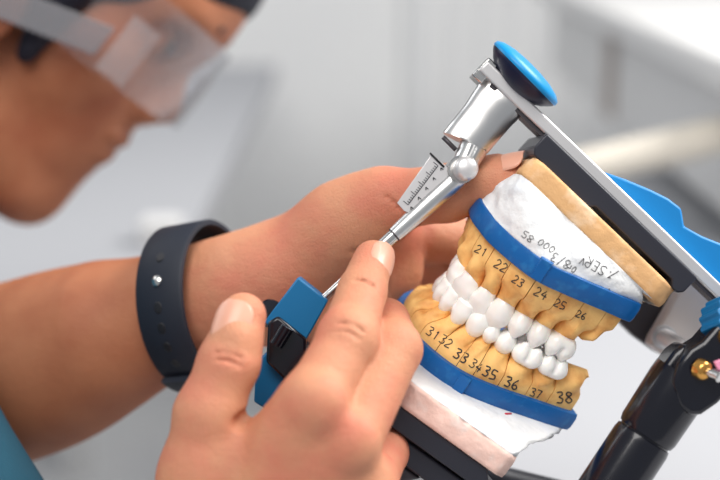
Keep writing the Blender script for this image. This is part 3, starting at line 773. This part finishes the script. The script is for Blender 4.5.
# --- left hand and forearm (behind the casts)
G = Field((-300, -150, -215), (75, 75, 15), .95)
lw = P(212, 293, -50); le = np.array([-270, -98, -165.])
d_ = U(le - lw); sid = np.array([0, 1, 0.])
aw = Fr(lw, lw - le, (0, 1, 0))     # x towards the hand, y up, z towards camera
def A_(x, y=0, z=0): return aw(x, y, z)
G.cap(A_(-240), A_(-130, -1), 42, 38, 5); G.cap(A_(-150, 0), A_(-60, 0), 37, 30, 10)
G.ell(A_(-110, -4, 0), (90, 39, 33), aw, 8); G.ell(A_(-36, -2), (56, 27, 21), aw, 10); G.ell(A_(8, -2), (34, 23, 18), aw, 8)
pm = P(320, 258, -44)
G.ell(P(275, 278, -48), (34, 24, 17), Fr((0, 0, 0), P(330, 255, 0) - P(240, 280, 0), (0, 0, 1)), 8)
hf = Fr((0, 0, 0), P(420, 250, 0) - P(260, 270, 0), (0, 1, 0))
G.ell(pm + (0, -7, 0), (42, 26, 14), hf, 8); G.ell(P(368, 268, -57), (32, 31, 12), Fr((0, 0, 0), P(420, 250, -18) - P(260, 270, 0), (0, 1, 0)), 8)
G.cap(P(276, 280, -40), P(346, 230, -32), 15, 14, 8)          # thenar
G.cap(P(250, 300, -44), P(345, 322, -46), 15, 13, 9)          # hypothenar
th = [P(342, 222, -32), P(385, 201, -24), P(448, 193, -14), P(500, 179, -6)]
G.cap(th[0], th[1], 14, 11.5, 14); G.cap(P(290, 268, -40), P(372, 213, -28), 13, 12, 14); G.cap(th[1], th[2], 11.8, 10.8, 5); G.cap(th[2], th[3], 10.8, 9.0, 3); G.cap(th[3], P(511, 178, -5), 9.0, 7.6, 2)
G.ell(P(483, 183, -8), (14, 9.8, 9.6), Fr((0, 0, 0), th[3] - th[2], (0, 1, 0)), 2)
fing = [([P(395, 232, -46), P(458, 242, -58), P(500, 262, -76), P(520, 285, -84)], (11.2, 9.6, 8.4, 7.2)),
        ([P(392, 258, -62), P(452, 272, -80), P(500, 300, -94), P(520, 325, -98)], (11.2, 9.6, 8.4, 7.2)),
        ([P(384, 290, -62), P(442, 312, -82), P(490, 340, -96), P(508, 362, -98)], (10.6, 9.2, 8.2, 7)),
        ([P(372, 314, -60), P(425, 346, -78), P(462, 376, -90), P(480, 392, -92)], (9.4, 8.2, 7.4, 6.4))]
for pts, rr in fing:
    G.cap(P(340, 262, -48), pts[0], 16, rr[0], 8)
    for i in range(3): G.cap(pts[i], pts[i + 1], rr[i], rr[i + 1], 2.2)
for c_ in ((352, 252, 384, 300, 5),): crease(G, *c_[:4], bend=c_[4], r=.35, k=2.0, n=24)
for c_ in ((432, 182, 438, 202, 1), (437, 181, 442, 200, 1), (384, 196, 400, 212, 2)): crease(G, *c_[:4], bend=c_[4], r=.3, k=1.0, n=14)
G.mesh(body)

# --- head, neck, torso, upper arms
FH = Fr((0, 0, 0), (.79, -.61, 0), (.61, .79, 0))          # x forward, y up the head, z to the camera
HO = P(131, 115, -232)
def HP(f, u, l=0): return HO + FH.x * f + FH.y * u + FH.z * l
B = Field((-560, -470, -520), (-20, 250, 90), 3.0)
def he(f, u, l, rf, ru, rl, k=8, sub=False): B.ell(HP(f, u, l), (rf, ru, rl), FH, k, sub)
he(-84, 82, 0, 98, 82, 74, 10); he(-28, 62, 0, 44, 48, 56, 14); he(-45, 0, 0, 50, 50, 56, 16)
he(-24, -34, 0, 26, 34, 38, 14); he(-20, -66, 0, 20, 20, 26, 14); he(-58, -52, 0, 44, 34, 48, 18)
for s_ in (-1, 1):
    he(-38, 18, 36 * s_, 30, 30, 24, 14); he(-4, 63, 20 * s_, 14, 7, 24, 8)
    B.cap(HP(-78, -24, 52 * s_), HP(-26, -66, 20 * s_), 17, 13, 14); he(-3, 42, 30 * s_, 15, 11, 16, 7, True)
    B.ell(HP(-12, 41, 30 * s_), (12, 11, 12), FH, 3)
    he(-74, 4, 72 * s_, 16, 30, 7, 4); he(-72, 8, 80 * s_, 8, 18, 5, 3, True); he(4, 6, 9 * s_, 8, 7, 8, 4)
B.cap(HP(0, 44), HP(12, 14), 6.5, 9.0, 7); he(-6, 10, 0, 12, 14, 18, 10)
he(-1, -14, 0, 9, 6, 21, 5); he(-3, -25, 0, 9, 6, 18, 5); B.cap(HP(6, -19.5, -20), HP(6, -19.5, 20), 1.6, 1.6, 3, True)
c7 = np.array([-300, 112, -235.])
B.cap(HP(-92, -5), c7, 52, 56, 20)
rs, ls = np.array([-300, 40, -75.]), np.array([-322, 30, -395.])
B.cap(c7, rs, 52, 54, 30); B.cap(c7, ls, 52, 54, 30)
tq = np.array([-345, -40, -235.])
for s_ in (-1, 1): B.cap(tq + (0, 40, 70 * s_), np.array([-400, -360, -310 + 60 * s_]), 95, 90, 40)
B.cap(rs, el, 52, 41, 20); B.cap(ls, le + (-10, 0, -10), 50, 42, 20)
B.mesh(body)
person_body = part('body', body, M['skin'], pe, fix=False)
me = person_body.data; me.materials.append(M['face_skin'])
# forearm and face are more tanned than the palms and fingers; the border lies under the watch band
co = np.empty(len(me.vertices) * 3); me.vertices.foreach_get('co', co); co = (co.reshape(-1, 3) + np.array(pe.location) - CENTRE) @ ROT * 1000
kx = (co - A_(-8, -2, 0)) @ aw.x; tanned = (kx < 0) & (co[:, 2] < 60) & ((co[:, 2] < -14) | (co[:, 0] < -215))
first = np.array([p.vertices[0] for p in me.polygons]); me.polygons.foreach_set('material_index', tanned[first].astype(np.int32))
# hair, eyebrows
Q = Field((-330, -60, -330), (40, 290, -120), 2.2)
Q.ell(HP(-84, 82), (103, 89, 80), FH, 3)
# keep only what lies above the hairline
cutdir = U(FH.x * .68 - FH.y * .73)
Q.cut(HP(-24, 42), cutdir, 4)
for s_ in (-1, 1): Q.cap(HP(-54, 50, 62 * s_), HP(-48, -6, 62 * s_), 19, 5, 6)
Q.cap(HP(-150, 40, 0), HP(-150, 0, 0), 50, 40, 20)
part('hair', Q.mesh(), M['hair'], pe, 'short dark hair', fix=False)
for s_ in (-1, 1):
    part('eyebrow', tube([HP(11, 60, 8 * s_), HP(11.5, 65, 20 * s_), HP(5, 67, 34 * s_), HP(-8, 62, 46 * s_)], [3.0, 4.4, 3.6, 2], 10), M['hair'], pe)
    part('eye', lathe(Fr(HP(-9, 41, 30 * s_), FH.x, FH.y), [(11.2, 0.1), (11.3, 3), (10.4, 5.6)][::-1], 20), M['black_gloss'], pe)
# scrub top
S = Field((-570, -470, -520), (-20, 170, 100), 3.4)
S.cap(rs, rs + (el - rs) * .55, 62, 78, 24); S.cap(rs + (el - rs) * .5, rs + (el - rs) * .98, 78, 93, 24); S.cap(ls, ls + (le - ls) * .72, 60, 58, 24)
S.cap(c7 + (-20, -60, 0), rs, 58, 60, 30); S.cap(c7 + (-20, -60, 0), ls, 58, 60, 30)
for s_ in (-1, 1): S.cap(tq + (0, 40, 70 * s_), np.array([-400, -360, -310 + 60 * s_]), 102, 98, 40)
part('scrub_top', S.mesh(), M['scrubs'], pe, 'teal short-sleeved scrub top', fix=False)

# fingernails: curved plates lying on the finger tips
def nail(name, c, along, out, w_, l_, curv=.9):
    fr = Fr(c, along, None, out) if False else Fr(c, along, z=out)
    mb = MB(); n = 12; m = 14
    for i in range(n + 1):
        x = -l_ / 2 + l_ * i / n
        for j in range(m + 1):
            y = -1 + 2 * j / m
            sq = (1 - abs(2 * (i / n) - 1) ** 3.2) ** .32 if 0 < i < n else .45
            yy = y * w_ / 2 * sq; zz = -curv * (yy ** 2) / (w_) - .012 * (x + l_ * .1) ** 2
            mb.v.append(tuple(fr(x, yy, zz)))
    N1 = len(mb.v)
    mb.v += [tuple(np.array(p) - fr.z * .5) for p in mb.v]
    for i in range(n):
        for j in range(m):
            a = i * (m + 1) + j; q = (a, a + 1, a + m + 2, a + m + 1); mb.f.append(q); mb.f.append(tuple(k + N1 for k in q[::-1]))
    edge = [j for j in range(m + 1)] + [i * (m + 1) + m for i in range(1, n + 1)] + [n * (m + 1) + j for j in range(m - 1, -1, -1)] + [i * (m + 1) for i in range(n - 1, 0, -1)]
    for a, b in zip(edge, edge[1:] + edge[:1]): mb.f.append((a, b, b + N1, a + N1))
    return part('fingernail', mb, M['nail'], pe, angle=60)
def surf_nail(F, px, py, along, out, w_, l_, lift=.15, back=14):
    """walk inwards against `out` until the skin is met"""
    out = U(out); s = P(px, py, 0); return None
def seat(F, c, out, start=16):
    c = np.asarray(c, float); out = U(out); t = start
    while t > 0:
        i = np.round((c + out * t - F.lo) / F.res).astype(int)
        if F.f[tuple(i)] < 0: break
        t -= .15
    return c + out * (t + F.res * .5)
al = U(tb[3] - tb[2]); o_ = U(np.array([-.25, .12, 1.])); nail('thumb', seat(H, P(241, 321, 39), o_) + o_ * .25, al, o_, 13.5, 15)
al = U(ix[3] - ix[2]); o_ = U(np.array([.72, .30, .62])); nail('index', seat(H, P(372, 263, 16), o_) + o_ * .2, al, o_, 11.5, 12)
al = U(th[3] - th[2]); o_ = U(np.array([.05, .86, .5])); nail('left_thumb', seat(G, P(502, 179, -6), o_) + o_ * .2, al, o_, 12.5, 14)

# ------------------------------------------------------------------ watch
wt = thing('wrist_watch', 'black rubber watch band with holes and a steel stud around the wrist', 'watch', A_(-14, -30, 0))
wc = A_(-8, -2, 0); tw = U(aw.x - aw.y * .18)
wf = Fr(wc, tw, aw.y)
RA, RB = 32.0, 25.5      # half height, half depth
def ringp(t, x, off=0): return wf(x, (RA + off) * math.sin(t), (RB + off) * math.cos(t))
mb = MB(); n = 96; sec = [(-11, -.9), (-11, .9), (-10.2, 1.4), (10.2, 1.4), (11, .9), (11, -.9), (10, -1.2), (-10, -1.2)]
for k in range(n):
    t = 2 * math.pi * k / n
    for x, o2 in sec: mb.v.append(tuple(ringp(t, x * (1.0 if math.cos(t) > -.6 else 1.1), o2)))
m = len(sec)
for k in range(n):
    for j in range(m): mb.f.append((k * m + j, k * m + (j + 1) % m, ((k + 1) % n) * m + (j + 1) % m, ((k + 1) % n) * m + j))
band = part('band', mb, M['band'], wt, angle=50)
hl = MB(); 
for a in (.62, -.02, -.27, -.52, -.78):
    c = ringp(a, 0, 1.42); out = U(ringp(a, 0, 3) - ringp(a, 0, 0)); lathe(Fr(c - out * .3, out, wf.x), [(0, 1.9), (.36, 1.9), (.42, 1.5)], 20, hl, 1.25)
part('holes', hl, M['ink'], band, 'row of oval holes')
c = ringp(.30, 0, 1.2); out = U(ringp(.3, 0, 3) - ringp(.3, 0, 0)); part('stud', lathe(Fr(c, out, wf.x), [(0, 2.3), (.7, 2.3), (1.3, 1.7), (1.5, 0)], 24), M['steel'], wt, 'polished steel stud', angle=40)
# tucked band end and case
mb = MB()
for k in range(30):
    t = -1.0 - .9 * k / 29
    for x, o2 in sec: mb.v.append(tuple(ringp(t, x * .97, o2 + 3.0 - 1.2 * k / 29)))
for k in range(29):
    for j in range(m): mb.f.append((k * m + j, k * m + (j + 1) % m, (k + 1) * m + (j + 1) % m, (k + 1) * m + j))
mb.f += [tuple(range(m))[::-1], tuple(range(29 * m, 30 * m))]
part('band_end', mb, M['band'], wt, angle=50)
cs = Fr(wf(0, 0, -RB - 4), wf.x, wf.y); part('watch_case', box(cs, (-17, 17), (-19, 19), (-5, 4)), M['black_gloss'], wt, angle=30, bevel=3, seg=4)

# ------------------------------------------------------------------ safety glasses
sg = thing('safety_glasses', 'clear wraparound safety glasses with grey temple arm worn on the face', 'safety glasses', HP(5, 40))
path = [(-34, 74), (-18, 71), (-4, 63), (7, 50), (15, 34), (20, 16), (21, 0)]
path = [np.array(p, float) for p in path] + [np.array((p[0], -p[1]), float) for p in path[-2::-1]]; path = spline(path, 5)
def shell(path, u0, u1, th_, mb, tp=lambda i, n: (0, 0)):
    n = len(path); c = np.array([-30.0, 0]); rows = [(u0, 0), (u1, 0), (u1, th_), (u0, th_)]
    for i, p in enumerate(path):
        d = U(p - c); a, b = tp(i, n)
        for u, off in rows: q = p + d * off; mb.v.append(tuple(HP(q[0], u + (a if u == u0 else b), q[1])))
    for i in range(n - 1):
        for k in range(4): mb.f.append((i * 4 + k, i * 4 + (k + 1) % 4, (i + 1) * 4 + (k + 1) % 4, (i + 1) * 4 + k))
    mb.f += [(3, 2, 1, 0), tuple((n - 1) * 4 + k for k in range(4))]
    return mb
part('lens', shell(path, 8, 58, 1.4, MB(), lambda i, n: (16 * max(0, 1 - abs(i / (n - 1) - .5) * 9), 0)), M['lens'], sg, angle=50)
for a, b in ((.10, .17), (.83, .90), (.44, .56)):  # window reflections on the lens, built as pale translucent strips
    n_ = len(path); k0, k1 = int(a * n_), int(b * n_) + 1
    part('painted_reflection', shell([p + U(p - np.array([-30., 0])) * 1.6 for p in path[k0:k1 + 1]], 10 if a != .43 else 30, 42 if a != .43 else 52, 1.0, MB()), M['painted_reflection'], sg, 'painted lens reflection', angle=50)
for s_ in (-1, 1):
    mb = MB(); pts = [(-18, 72), (-45, 77), (-72, 82), (-100, 84)]
    for (f, l) in pts:
        for u, off in ((11, 0), (28, 0), (28, 2.4), (11, 2.4)): mb.v.append(tuple(HP(f, u + (f + 28) * .30, (l + off) * s_)))
    for i in range(3):
        for k in range(4): mb.f.append((i * 4 + k, i * 4 + (k + 1) % 4, (i + 1) * 4 + (k + 1) % 4, (i + 1) * 4 + k))
    mb.f += [(3, 2, 1, 0), (12, 13, 14, 15)]
    part('temple_arm', mb, M['temple'], sg, angle=50, bevel=.6)

bpy.context.view_layer.update()
